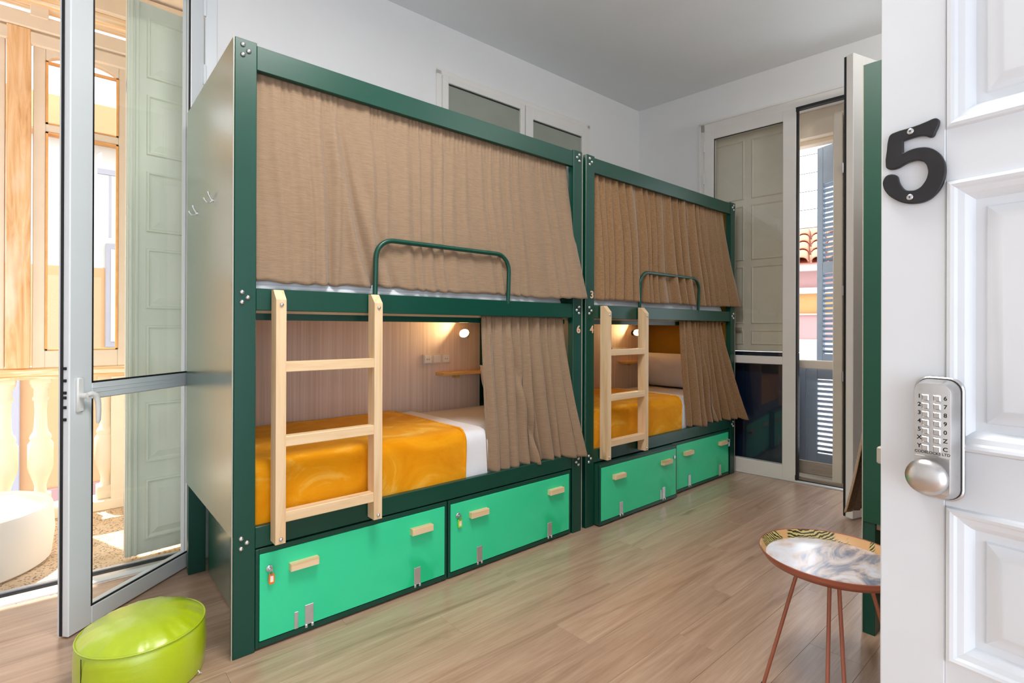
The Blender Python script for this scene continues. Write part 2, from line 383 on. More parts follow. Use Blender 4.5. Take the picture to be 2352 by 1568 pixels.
# ================================================================== ROOM SHELL
CEIL = 3.55
fl = box((-2.5, -4.6, -.10), (4.7, 1.11, -.012)).build('floor', M['plank']); struct(fl, 'pale oak laminate floor')
plank_m = box((0, 0, -.012), (1.2844, .1924, 0), .0005)
pm = None; row = 0; y = 1.105
while y > -2.75:
    y -= .193; x = -2.35 - ((row * .47) % 1.285)
    while x < 4.45:
        if x + 1.28 > -2.2:
            if pm is None: pm = plank_m.build('plank', M['plank'], fl); pm.location = (x, y, 0)
            else: share(pm, 'plank', fl, (x, y, 0))
        x += 1.285
    row += 1
struct(box((-2.5, -4.6, CEIL), (4.9, 1.3, CEIL + .15)).build('ceiling', M['ceiling']), 'plain white ceiling')

# wall behind the bunks (with the balcony door opening)
WL = empty('wall_back', (0, 1.10, 0), math.atan2(-.07, 4.1)); struct(WL, 'white plaster wall behind the bunk beds')
box((.135, 0, 0), (4.5, .30, CEIL)).build('plaster', M['wall'], WL)
box((-1.16, 0, 3.22), (.135, .17, CEIL)).build('plaster', M['wall'], WL)
box((-2.5, 0, 0), (-1.16, .17, CEIL)).build('plaster', M['wall'], WL)
# far wall: local x runs away to the right along the wall, local y outwards
FA = math.atan2(-1, .09)
WF = empty('wall_far', (4.155, 0, 0), FA); struct(WF, 'white plaster wall with the far balcony door')
box((-1.35, 0, 0), (-.37, .30, CEIL)).build('plaster', M['wall'], WF)
box((-.37, 0, 3.20), (1.32, .30, CEIL)).build('plaster', M['wall'], WF)
box((1.32, 0, 0), (2.85, .30, CEIL)).build('plaster', M['wall'], WF)
struct(box((.46, -2.90, 0), (4.75, -2.75, CEIL)).build('wall_right', M['wall']), 'white plaster wall behind the right bunk')
struct(box((-2.6, -4.6, 0), (-2.4, 1.15, CEIL)).build('wall_left', M['wall']), 'white plaster wall beside the balcony door')
struct(box((-2.4, -4.6, 2.15), (.46, -4.45, CEIL)).build('trim_10', M['wall']), 'unseen header added to narrow the hallway opening and cut its light')  # added out of view to hold back sky light from the hall
struct(box((.46, -4.6, 0), (.60, -2.90, CEIL)).build('wall_hall', M['wall']), 'white plaster wall of the hallway')

# thresholds
TH = empty('trim_1', (0, 1.10, 0), math.atan2(-.07, 4.1)); struct(TH, 'white sliding door threshold with a dark track')
box((-1.16, .0, 0), (.135, .055, .010), .003).build('sill_strip', M['pvc'], TH)
box((-1.16, .055, -.01), (.135, .10, .006), .002).build('sill_strip', M['zinc'], TH)
box((-1.16, .10, -.012), (.135, .15, .004), .002).build('track', M['gasket'], TH)
box((-1.16, .15, -.01), (.135, .175, .012), .002).build('sill_strip', M['zinc'], TH)
TF = empty('trim_2', (4.155, 0, 0), FA); struct(TF, 'white threshold under the far balcony door')
box((-.37, -.03, 0), (1.30, .0, .014), .003).build('sill_strip', M['pvc'], TF)
box((-.37, .0, 0), (1.30, .06, .008), .002).build('track', M['gasket'], TF)

# jamb of the near balcony door with hinges
J = empty('trim_3', (0, 1.10, 0), math.atan2(-.07, 4.1)); struct(J, 'white balcony door jamb')
box((.105, -.012, 0), (.165, .17, 3.26), .004).build('jamb', M['pvc'], J)
box((-1.22, -.012, 0), (-1.15, .17, 3.26), .004).build('jamb', M['pvc'], J)
box((-1.15, -.012, 3.16), (.105, .17, 3.26), .004).build('head', M['pvc'], J)
for z in (.5, 1.5, 2.68, 3.06):
    MB().lathe([(.007, z - .055), (.009, z - .05), (.009, z + .05), (.007, z + .055)], 10, (.103, -.016, 0)).build('hinge', M['pvc'], J, 30)

# window high on the wall behind the bunks
W1 = empty('window_1', (0, 1.10, 0), math.atan2(-.07, 4.1)); struct(W1, 'white double window with grey frosted panes')
fr = MB(); fr.box((1.60, -.014, .9), (1.645, .0, 3.20), .004); fr.box((3.245, -.014, .9), (3.29, .0, 3.20), .004); fr.box((1.60, -.014, 3.165), (3.29, .0, 3.21), .004)
fr.build('window_frame', M['pvc_warm'], W1)
def sash(x0, x1, zt, side, top):
    b = MB(); b.box((x0, -.03, .95), (x0 + side, 0, zt), .004); b.box((x1 - side, -.03, .95), (x1, 0, zt), .004); b.box((x0 + side, -.03, zt - top), (x1 - side, 0, zt), .004); b.box((x0 + side, -.03, .95), (x1 - side, 0, 1.03), .004)
    b.build('sash', M['pvc_warm'], W1)
    box((x0 + side, -.010, 1.03), (x1 - side, -.004, zt - top)).build('pane', M['frost'], W1)
    box((x0 + side, -.013, zt - top - .008), (x1 - side, -.009, zt - top)).build('gasket', M['gasket'], W1)
sash(1.645, 2.455, 3.165, .05, .05); sash(2.465, 3.245, 3.165, .085, .10)
for z in (2.75, 2.9): MB().lathe([(.006, z - .03), (.006, z + .03)], 8, (3.25, -.034, 0)).build('hinge', M['pvc'], W1, 30)

# ================================================================== NEAR BALCONY DOOR LEAF (opened inwards)
D1 = empty('door_1', (.1, 1.09, 0), math.atan2(-.49, -.56)); struct(D1, 'white framed glass balcony door leaf opened into the room')
LT = 3.13
f = MB(); f.box((.655, -.055, .006), (.757, 0, LT), .004); f.box((.0, -.055, .006), (.095, 0, LT), .004)
f.box((.095, -.055, .006), (.655, 0, .082), .004); f.box((.095, -.055, LT - .09), (.655, 0, LT), .004)
f.build('leaf_frame', M['pvc'], D1)
f = MB(); f.box((.095, -.05, .972), (.655, -.002, 1.042), .004); f.box((.095, -.003, 1.000), (.655, -.0005, 1.002)); f.box((.095, -.003, 1.018), (.655, -.0005, 1.020))
f.build('middle_rail', M['pvc'], D1)
for z0, z1 in ((.082, .972), (1.042, LT - .09)):
    box((.095, -.032, z0), (.655, -.024, z1)).build('pane', M['glass'], D1)
    g = MB(); g.box((.095, -.010, z0), (.655, -.003, z0 + .007)); g.box((.095, -.010, z0), (.101, -.003, z1)); g.box((.648, -.010, z0), (.655, -.003, z1)); g.build('gasket', M['gasket'], D1)
box((.757, -.040, .01), (.760, -.028, LT)).build('edge_gasket', M['gasket'], D1)
h = MB(); h.box((.700, 0, .925), (.732, .012, 1.070), .006); hp = h.build('handle', M['white_plastic'], D1, 40)
MB().lathe([(.011, 0), (.011, .035)], 14, (.716, .01, .995), 'y').build('neck', M['white_plastic'], hp, 40)
MB().tube([(.716, .040, .998), (.700, .044, 1.002), (.684, .046, .995), (.674, .047, .97), (.670, .046, .93), (.669, .044, .885), (.669, .043, .872)], [.010, .011, .012, .011, .010, .009, .005], 10).build('lever', M['white_plastic'], hp, 60)
for z in (.90, .95, .99, 1.01, 1.06, 1.11):
    box((.7555, -.024, z - .006), (.762, -.012, z + .006)).build('lock_pin', M['gasket'], D1)

# ================================================================== GALLERY OUTSIDE
struct(box((-6, 1.275, -.30), (3.2, 2.62, .004)).build('terrace_floor', M['terrace']), 'speckled terrazzo floor of the gallery')
struct(box((-6, 1.28, 3.62), (3.2, 2.62, 3.75)).build('gallery_roof', M['cream_frame']), 'boarded gallery ceiling')
GY = 2.40
BA = tag(empty('balustrade', (-.594, GY + .09, 0)), 'cream balustrade with turned balusters under a worn timber handrail beyond the balcony door', 'balustrade')
bx = -.594
box((-5.2, -.09, .938), (3.4, .11, .962), .004).build('rail_moulding', M['rail_wood'], BA)
box((-5.2, -.115, .962), (3.4, .13, 1.016), .010).build('handrail', M['rail_wood'], BA)
box((-5.2, -.10, .004), (3.4, .10, .075), .006).build('plinth', M['cream'], BA)
bal = MB(); bal.box((-.055, -.055, .075), (.055, .055, .165), .005)
bal.lathe([(.040, .165), (.032, .19), (.030, .22), (.040, .26), (.060, .32), (.066, .35), (.066, .50), (.052, .525), (.057, .545), (.050, .565), (.040, .58), (.034, .62), (.031, .72), (.034, .785), (.043, .795), (.043, .81), (.036, .82), (.036, .865), (.05, .885), (.053, .905)], 10)
bal.box((-.053, -.053, .905), (.053, .053, .938), .003)
b0 = bal.build('baluster', M['cream'], BA, 38)
for i in range(-12, 8):
    if i != 0 and i != 2.5: share(b0, 'baluster', BA, (i * .1735, 0, 0))
box((.372, -.085, .004), (.448, .09, .938), .004).build('pier', M['cream'], BA)
# gallery glazing frames and posts
def gallery_window(n, x0, x1):
    W = empty('window_%d' % n, (x0, GY, 0)); struct(W, 'cream painted gallery window with an arched upper pane')
    w_ = x1 - x0; a, b = .062, w_ - .023 if w_ < .5 else w_ - .062
    f = MB(); f.box((0, -.03, 1.016), (a, .03, 3.17), .004); f.box((b, -.03, 1.016), (w_, .03, 3.17), .004)
    f.box((a, -.03, 1.016), (b, .03, 1.128), .004); f.box((a, -.03, 2.562), (b, .03, 2.615), .004)
    # arched head
    N = 14; pts = [(a, 3.17)]
    pts = [(b, 3.17), (a, 3.17)] + [(a + (b - a) * i / N, 3.02 + .07 * math.sin(PI * i / N) ** .5) for i in range(N + 1)]
    f.prism(pts, lambda p: (p[0], -.03, p[1]), lambda p: (p[0], .03, p[1]))
    f.build('window_frame', M['cream_frame'], W)
    r = MB()
    for z0, z1 in ((1.128, 2.562), (2.615, 3.03)):
        r.box((a, -.034, z0), (a + .012, .02, z1)); r.box((b - .012, -.034, z0), (b, .02, z1)); r.box((a, -.034, z0), (b, .02, z0 + .008)); r.box((a, -.034, z1 - .010), (b, .02, z1 + (.0 if z1 < 3 else -.004)))
    r.build('rebate', M['orange_edge'], W)
    for z0, z1 in ((1.13, 2.56), (2.617, 3.08)): box((a, .0, z0), (b, .004, z1)).build('pane', M['glass_thin'], W)
    box((-.02, -.05, 3.10), (w_ + .02, -.02, 3.19), .01).build('head_moulding', M['cream_frame'], W)
gallery_window(3, -.635, -.13); gallery_window(4, -1.36, -.765); gallery_window(5, .0, .60); gallery_window(6, -2.08, -1.48)
PO = []
for i, x in enumerate((-.76, -1.475, -.125, -2.2)):
    o = box((x, GY - .05, 1.016), (x + (.115 if i < 2 else .12), GY + .06, 3.20), .006).build('trim_%d' % (4 + i), M['post_wood']); struct(o, 'stripped timber gallery post')
tb = empty('trim_8', (0, GY, 0)); struct(tb, 'timber transom beams above the gallery windows')
box((-5.2, -.06, 3.20), (3.2, .06, 3.30), .008).build('beam', M['cream_frame'], tb)
box((-5.2, -.10, 3.355), (3.2, .04, 3.42), .006).build('beam', M['rail_wood'], tb)
box((-5.2, -.14, 3.42), (3.2, -.05, 3.60), .006).build('beam', M['cream_frame'], tb)
for x in (-1.52, -.65, .2): box((x, -.07, 3.28), (x + .09, .05, 3.37), .004).build('block', M['cream_frame'], tb)

# sage green panelled shutter leaf standing in the balcony opening
SH = tag(empty('panelled_shutter', (-.225, 1.291, 0), math.atan2(.03, .31)), 'sage green panelled shutter leaf behind the glass balcony door', 'shutter')
s = MB(); s.box((0, 0, .03), (.40, .045, 3.08), .003); s.build('leaf', M['sage'], SH)
s = MB(); s.box((-.003, .004, .03), (.002, .040, 3.08)); s.build('leaf_edge', M['sage_edge'], SH)
s = MB(); s.box((.035, -.010, .03), (.050, 0, 3.08), .003); s.box((.012, -.006, .03), (.024, 0, 3.08), .002); s.build('edge_bead', M['sage'], SH)
def raised(mb, x0, x1, z0, z1, prof, y0=0):
    rings = [[(x0 + i, y0 - h, z0 + i), (x1 - i, y0 - h, z0 + i), (x1 - i, y0 - h, z1 - i), (x0 + i, y0 - h, z1 - i)] for i, h in prof]
    mb.loops(rings, cap0=False, cap1=True)
pan = MB(); raised(pan, 0, .255, 0, .335, [(0, 0), (.004, .012), (.012, .014), (.018, .004), (.026, .002), (.060, .013), (.063, .013)])
p0 = pan.build('panel', M['sage'], SH); p0.location = (.085, 0, .105)
for i in range(1, 7): share(p0, 'panel', SH, (.085, 0, .105 + .4265 * i))

# matt white drum seat out in the gallery
WP = tag(empty('drum_pouf', (-.935, 1.72, 0)), 'matt white drum seat with a sunken top standing on the gallery floor', 'pouf')
MB().lathe([(.385, .004), (.405, .02), (.420, .15), (.412, .295), (.405, .311), (.39, .315), (.375, .309), (.372, .302)], 56, cap1=False).build('drum', M['white_pot'], WP, 40)
MB().lathe([(.374, .303), (.30, .301), (.01, .300)], 56, cap0=False).build('top', M['white_pot'], WP, 60)

# building across the street
OB = tag(empty('apartment_building', (0, 7.0, -3.2)), 'sunlit peach rendered building across the street seen through the gallery', 'building')
box((-9, 0, 2.35), (6, .4, 5.3)).build('peach_wall', M['peach'], OB)
box((-9, -.02, 0), (6, .4, 2.15)).build('plinth', M['white_render'], OB)
box((-9, -.06, 2.15), (6, .4, 2.35), .01).build('pink_band', M['pink_render'], OB)
box((-9, .02, 5.3), (6, .4, 7.0)).build('white_wall', M['white_render'], OB)
box((-9, -.25, 7.0), (6, .4, 7.5), .02).build('cornice', M['peach'], OB)
box((-.98, -.10, 2.2), (-.88, 0, 4.6), .01).build('pilaster', M['lilac'], OB)
for x in (-.02, -3.0, 2.2):
    fr = box((x, -.04, 4.2), (x + .95, .02, 5.65), .01).build('window', M['lilac'], OB)
    for i in range(2): box((x + .06 + i * .43, -.055, 4.28), (x + .46 + i * .43, -.035, 5.57), .004).build('pane', M['white_render'], fr)
    box((x - .1, -.28, 6.55), (x + 1.05, -.24, 6.62)).build('balcony_rail', M['lilac'], OB)
for x in (.0, .25, .5, .75): box((x, -.27, 5.7), (x + .03, -.25, 6.55)).build('baluster', M['lilac'], OB)
struct(box((-30, 2.7, -3.4), (40, 30, -3.2)).build('street', M['street']), 'street below')

# ================================================================== FAR BALCONY DOOR
D2 = empty('door_2', (4.155, 0, 0), FA); struct(D2, 'closed left leaf and frame of the far white balcony door')
f = MB(); f.box((-.37, -.012, 0), (-.325, .06, 3.22), .004); f.box((-.37, -.012, 3.145), (1.32, .06, 3.22), .004); f.box((1.275, -.012, 0), (1.32, .06, 3.22), .004)
f.box((-.385, -.018, 0), (-.365, 0, 3.235), .003); f.box((-.385, -.018, 3.215), (1.335, 0, 3.235), .003)
f.build('door_frame', M['pvc_warm'], D2)
f = MB(); f.box((-.325, -.03, .012), (-.232, .03, 3.145), .004); f.box((.363, -.03, .012), (.466, .03, 3.145), .004); f.box((-.232, -.03, .012), (.363, .03, .128), .004); f.box((-.232, -.03, 3.055), (.363, .03, 3.145), .004)
f.build('leaf_frame', M['pvc_warm'], D2)
box((-.232, -.026, .980), (.363, .026, 1.048), .004).build('middle_rail', M['pvc_warm'], D2)
for z0, z1 in ((.128, .980), (1.048, 3.055)):
    box((-.232, -.002, z0), (.363, .004, z1)).build('pane', M['glass'], D2)
    g = MB(); g.box((-.232, -.024, z1 - .006), (.363, -.018, z1)); g.box((-.232, -.024, z0), (-.227, -.018, z1)); g.build('gasket', M['gasket'], D2)
g = MB(); g.box((.466, -.02, .02), (.476, .03, 3.145)); g.box((.466, -.02, 3.128), (1.275, .03, 3.150)); g.box((.458, -.028, .02), (.482, -.018, .06)); g.box((.458, -.028, 3.11), (.482, -.018, 3.145)); g.build('seal', M['gasket'], D2)
for z in (.6, 1.6, 2.70, 3.0): MB().lathe([(.007, z - .05), (.007, z + .05)], 8, (-.325, -.034, 0)).build('hinge', M['pvc'], D2, 30)
# right leaf, open into the room
D4 = empty('door_4', (4.275, -1.265, 0), math.atan2(.22, -.75)); struct(D4, 'right leaf of the far balcony door swung open into the room')
f = MB(); f.box((0, -.03, .012), (.10, .03, 3.14), .004); f.box((.68, -.03, .012), (.785, .03, 3.14), .004); f.box((.10, -.03, .012), (.68, .03, .128), .004); f.box((.10, -.03, 3.05), (.68, .03, 3.14), .004); f.box((.10, -.026, .98), (.68, .026, 1.05), .004)
f.build('leaf_frame', M['pvc_warm'], D4)
for z0, z1 in ((.128, .98), (1.05, 3.05)): box((.10, -.003, z0), (.68, .003, z1)).build('pane', M['glass'], D4)
box((.785, -.030, .02), (.790, -.017, 3.13)).build('seal', M['gasket'], D4)

# inner shutters in the far reveal
S2 = tag(empty('inner_shutter', (4.155, 0, 0), FA), 'closed beige panelled shutter with a navy lower board behind the far glass leaf', 'shutter')
s = MB(); s.box((-.36, .10, 1.085), (.455, .13, 3.10), .003); s.build('leaf', M['beige_shutter'], S2)
for (a, b) in ((-.33, .00), (.06, .42)):
    for z0, z1 in ((1.14, 1.28), (1.33, 1.86), (1.91, 2.42), (2.47, 3.02)):
        q = MB(); raised(q, a, b, z0, z1, [(0, -.001), (.010, .009), (.02, .001), (.028, .001)], .10); q.build('panel', M['beige_shutter'], S2)
box((-.22, .075, 1.255), (-.02, .10, 1.30), .004).build('ledge', M['grey_wood'], S2)
box((-.36, .10, .02), (.455, .13, 1.08), .003).build('lower_board', M['navy'], S2)
S3 = tag(empty('inner_shutter', (4.155, 0, 0), FA), 'beige shutter leaf folded back in the far doorway beside the louvred shutters', 'shutter')
box((.705, .12, .015), (.775, .42, 3.08), .006).build('leaf', M['beige_shutter'], S3)
box((.785, .10, .015), (.825, .42, 3.06), .006).build('leaf', M['beige_shutter'], S3)
for z in (.9, 1.6, 2.6): MB().lathe([(.006, z - .04), (.006, z + .04)], 8, (.78, .095, 0)).build('hinge', M['zinc'], S3, 30)
RV = empty('trim_9', (4.155, 0, 0), FA); struct(RV, 'beige timber lining of the far door reveal')
box((-.40, .28, 2.97), (1.34, .36, 3.20), .004).build('lintel', M['beige_shutter'], RV)
box((-.40, .36, 2.93), (1.34, .46, 3.12), .004).build('lintel', M['cream_frame'], RV)
box((.40, .24, .94), (.80, .28, 1.015), .006).build('cross_rail', M['beige_shutter'], RV)
box((.30, .10, .0), (1.3, .50, .02)).build('sill', M['grey_wood'], RV)
box((.40, .26, .02), (.80, .29, .13), .004).build('kick_board', M['grey_wood'], RV)
def louvre(name, loc, rz, w_, z0, z1, label, slats, s0=.09, s1=.0):
    L = tag(empty(name, loc, rz), label, 'shutter')
    f = MB(); f.box((0, -.018, z0), (s0, .018, z1), .003); f.box((w_ - .06, -.018, z0), (w_, .018, z1), .003)
    for a, b in slats[0]: f.box((s0, -.018, a), (w_ - .06, .018, b), .003)
    f.build('frame', M['bluegrey'], L)
    sl = MB().box((0, -.018, -.004), (w_ - .06 - s0, .018, .004)).xform(Matrix.Rotation(math.radians(-38), 4, 'X'))
    first = None
    for a, b in slats[1]:
        n = int((b - a) / .044)
        for i in range(n):
            p = (s0, 0, a + (i + .5) * (b - a) / n)
            if first is None: first = sl.build('slat', M['bluegrey'], L); first.location = p
            else: share(first, 'slat', L, p)
def FWp(sx, t, z=0):
    c, s_ = math.cos(FA), math.sin(FA); return (4.155 + c * sx - s_ * t, s_ * sx + c * t, z)
louvre('louvred_shutter', FWp(.475, .63), FA - .45, .42, .99, 2.96, 'tall blue grey louvred shutter leaf ajar outside the far doorway', ([(.99, 1.06), (1.80, 1.90), (2.62, 2.96)], [(1.06, 1.80), (1.90, 2.62)]), .06)
louvre('louvred_shutter', FWp(.425, .46), FA, .45, .05, .94, 'low blue grey louvred shutter closed across the lower far doorway', ([(.05, .17), (.84, .94)], [(.17, .84)]), .09)
louvre('louvred_shutter', FWp(.02, .46), FA, .40, .05, .94, 'low blue grey shutter beside the seam behind the door post', ([(.05, .17), (.84, .94)], [(.17, .84)]), .09)

# house beyond the far doorway
HB = tag(empty('house', (9.6, 1.2, -3.2), math.atan2(-1, .34)), 'pink and orange house with a barrel tiled roof beyond the far doorway', 'building')
def band(z0, z1, mat, name, y0=0): return box((-5, y0, z0), (5, 3, z1)).build(name, mat, HB)
band(0, 3.97, M['white_render'], 'lower_wall'); band(3.97, 4.31, M['white_render'], 'lower_wall', -.02); band(4.31, 4.76, M['pink_render'], 'pink_wall'); band(4.76, 5.12, M['orange_render'], 'orange_wall'); band(5.12, 5.22, M['white_render'], 'string_course', -.10); band(5.22, 5.52, M['pink_render'], 'upper_wall'); band(5.52, 5.62, M['white_render'], 'eave', -.28)
box((-5, -.05, 4.74), (5, 0, 4.77)).build('string_line', M['grey_wood'], HB)
tl = MB(); N = 8
rings = []
for (yy, zz, r) in ((-.42, 0, .105), (0, .14, .098), (.42, .28, .09)):
    rings.append([(r * math.cos(PI * i / N), yy, zz + r * .8 * math.sin(PI * i / N)) for i in range(N + 1)])
tl.loops(rings, close=False, cap0=False, cap1=False)
t0 = None
for r in range(4):
    for i in range(-9, 10):
        p = (i * .25, -.02 + r * .62, 5.64 + r * .235)
        if t0 is None: t0 = tl.build('tile', M['terracotta'], HB, 60, .018); t0.location = p
        else: share(t0, 'tile', HB, p)
rf = MB(); rf.add([(-5, -.35, 5.62), (5, -.35, 5.62), (5, 2.6, 6.72), (-5, 2.6, 6.72)], [(0, 1, 2, 3)]); rf.build('roof_bed', M['terracotta'], HB, None, .02)
hinv = HB.matrix_basis.inverted()
for i in range(8):
    z = 2.85 + i * .28
    P = [hinv @ Vector(p) for p in ((8.1, 3.2, z + .03), (8.2, 1.0, z), (8.3, -1.2, z - .04))]
    MB().tube(P, .006, 5).build('overhead_cable', M['gasket'], HB)

# ================================================================== BUNK BEDS
LB, HB_, DB = 2.014, 2.404, .935
bolt_mesh = MB().lathe([(.0095, 0), (.0095, -.002), (.0075, -.006), (.004, -.0085), (.0008, -.009)], 14, axis='y')
PROTO = {}
def bolt(parent, x, z, y=0, s=1):
    if 'b' not in PROTO: o = PROTO['b'] = bolt_mesh.build('bolt', M['chrome'], parent, 50)
    else: o = share(PROTO['b'], 'bolt', parent)
    o.location = (x, y, z); o.scale = (s, s, s); return o
def curvebox(pts_z, zc): pass
def reading_lamp(B, x, z, y, nrm):
    L = empty('reading_lamp', (x, y, z), 0, B)
    MB().lathe([(.030, .012), (.030, .006), (.026, 0)], 20, (.045, 0, -.005), 'y').build('wall_plate', M['white_plastic'], L, 40)
    q = Vector(nrm).to_track_quat('Z', 'Y').to_matrix().to_4x4()
    hd = MB().lathe([(.020, -.038), (.032, -.030), (.036, -.012), (.036, .004), (.033, .005)], 24, cap1=False); hd.xform(Matrix.Translation((0, -.085, 0)) @ q); hd.build('lamp_head', M['white_plastic'], L, 40)
    ln = MB().lathe([(.033, .0), (.031, .004), (.018, .006), (.001, .0065)], 24); ln.xform(Matrix.Translation((0, -.085, 0)) @ q); ln.build('lens', M['lens'], L, 60)
    MB().tube([(.045, -.002, -.005), (.038, -.05, -.012), tuple(Vector((0, -.085, 0)) - Vector(nrm).normalized() * .03)], .006, 8).build('arm', M['white_plastic'], L, 50)
    return L
def bunk(name, loc, rz, label, numbers, ladder=True, interior=True, headboard=False, pm='green_panel'):
    B = tag(empty(name, loc, rz), label, 'bunk bed', 'green bunk beds')
    G = M['green']
    for x0 in (.006, LB - .085):
        x1 = x0 + .079
        box((x0, 0, 0), (x1, .045, HB_), .002).build('post', G, B)
        box((x0, DB - .02, 0), (x1, DB + .02, HB_), .002).build('post', G, B)
    for x0 in (0, LB - .006):
        box((x0, .002, .472), (x0 + .006, DB + .015, HB_ - .004), .0008).build('end_panel', M[pm], B)
        if x0 == 0 and '4' in [t for t, z in numbers]: continue
        box((x0 + (0 if x0 == 0 else .0025), -.0012, .0), (x0 + (.0032 if x0 == 0 else .006), .002, HB_ - .002)).build('edge_band', M['edge'], B)['label'] = 'pale edge strip of the end panel'
    # inner faces of the end panels
    for x0 in (.012, LB - .024): box((x0, .05, .46), (x0 + .012, DB - .03, 2.36)).build('end_lining', M['mustard'] if (headboard and x0 > 1) else M['green_panel'], B)
    for z0, z1 in ((2.300, 2.396), (1.350, 1.437), (.408, .491)):
        box((.0855, .004, z0), (LB - .0855, .032, z1), .002).build('front_rail', G, B)
        box((.0855, DB - .02, z0), (LB - .0855, DB + .01, z1), .002).build('back_rail', G, B)
    box((.0855, .066, 2.288), (LB - .0855, .080, 2.304)).build('curtain_track', G, B)
    box((.0855, .074, 1.312), (LB - .0855, .092, 1.340)).build('slat_bearer', G, B)
    box((.03, .075, 1.335), (LB - .03, DB - .03, 1.36)).build('bed_base', M['deck'], B)
    box((.03, .035, .44), (LB - .03, DB - .03, .462)).build('bed_base', M['deck'], B)
    box((.03, .88, .462), (1.868, .895, 1.335)).build('back_lining', M['lining'], B)
    box((.03, .88, 1.36), (LB - .03, .895, 2.38)).build('back_lining', M['green_panel'], B)
    box((1.868, .885, .462), (LB - .03, .90, 1.335)).build('back_strip', M['green_panel'], B)
    # guard rail
    pts = [(.597, .012, 1.42), (.597, .004, 1.60)]
    for i in range(1, 8): a = PI / 2 * i / 8; pts.append((.597 + .088 * (1 - math.cos(a)), .004, 1.603 + .088 * math.sin(a)))
    pts += [(.685, .004, 1.691), (1.314, .004, 1.691)]
    for i in range(1, 8): a = PI / 2 * i / 8; pts.append((1.314 + .088 * math.sin(a), .004, 1.691 - .088 * (1 - math.cos(a))))
    pts += [(1.402, .004, 1.60), (1.402, .012, 1.42)]
    MB().tube(pts, .0115, 10).build('guard_rail', G, B, 60)
    for zc in (2.361, 1.399, .442):
        for dx, dz in ((.034, .020), (.055, 0), (.034, -.019)):
            bolt(B, dx, zc + dz); bolt(B, LB - dx, zc + dz)
    for t, z in numbers: 
        xx = .059 if t in '34' else 1.977
        text('number', t, .066, M['plywood'], B, (xx, -.002, z), (PI / 2, 0, 0), .002, .0016)['label'] = 'plywood numeral ' + t
    if ladder:
        L = empty('ladder', (.141, 0, 0), 0, B)
        for s_ in (0, .416):
            st = MB(); w_ = .039
            prof = [(-.004, .428), (-.066, .428), (-.066, 1.392), (-.030, 1.432), (-.004, 1.432)]
            c_ = .003
            st.loops([[(s_ + c_, y * .96 - .0012, z) for y, z in prof], [(s_, y, z) for y, z in prof], [(s_ + w_, y, z) for y, z in prof], [(s_ + w_ - 0, y, z) for y, z in prof]][1:3])
            st.build('stile', M['pine'], L)
            for z in (.446, 1.372):
                o = bolt(L, s_ + .021, z, -.066, .85)
        for z in (.508, .808, 1.105): box((.035, -.062, z), (.420, -.018, z + .041), .002).build('rung', M['pine_x'], L)
    if interior:
        reading_lamp(B, 1.665, 1.245, .88, (-.66, -.50, .52))
        S = box((1.375, .868, 1.034), (1.597, .880, 1.104), .003).build('socket_plate', M['socket'], B)
        for x in (1.412, 1.486, 1.560): box((x - .028, .864, 1.043), (x + .028, .869, 1.095), .002).build('socket_insert', M['white_plastic'], S)
        for x in (1.412, 1.560):
            for dx in (-.008, .008): MB().lathe([(.003, 0), (.003, -.002)], 8, (x + dx, .865, 1.068), 'y').build('socket_hole', M['gasket'], S)
        box((1.478, .775, .956), (1.90, .878, .976), .002).build('shelf', M['shelf'], B)
        box((1.62, .84, .93), (1.66, .878, .956)).build('shelf_bracket', M['shelf'], B)
    return B

def hook(B, y, z):
    H = empty('coat_hook', (0, y, z), 0, B); H.scale = (.85, .85, .85)
    MB().lathe([(.011, 0), (.011, -.003), (.008, -.004)], 14, (0, 0, -.0), 'x').build('hook_plate', M['chrome'], H, 40)
    MB().tube([(-.003, 0, .0), (-.012, 0, -.012), (-.028, 0, -.012), (-.038, 0, .0), (-.040, 0, .008)], [.0035, .0035, .0035, .0035, .0045], 8).build('hook_arm', M['chrome'], H, 60)
    MB().tube([(-.003, 0, .0), (-.010, 0, .01), (-.020, 0, .03), (-.022, 0, .042)], [.0035, .003, .003, .0045], 8).build('hook_arm', M['chrome'], H, 60)

B1 = bunk('bunk_bed', (0, 0, 0), 0, 'dark green bunk bed numbered 6 with coat hooks on its end panel', [('6', 1.275)])
X2 = 2.046
B2 = bunk('bunk_bed', (X2, 0, 0), 0, 'dark green bunk bed numbered 3 and 4 beside the far balcony door', [('3', 1.50), ('4', 1.275)], headboard=True)
B3 = bunk('bunk_bed', (2.07 + LB, -1.52, 0), PI, 'dark green bunk bed across the aisle seen end on past the white door', [], ladder=False, interior=False, pm='green_plain')
hook(B1, .683, 1.832); hook(B1, .343, 1.832)

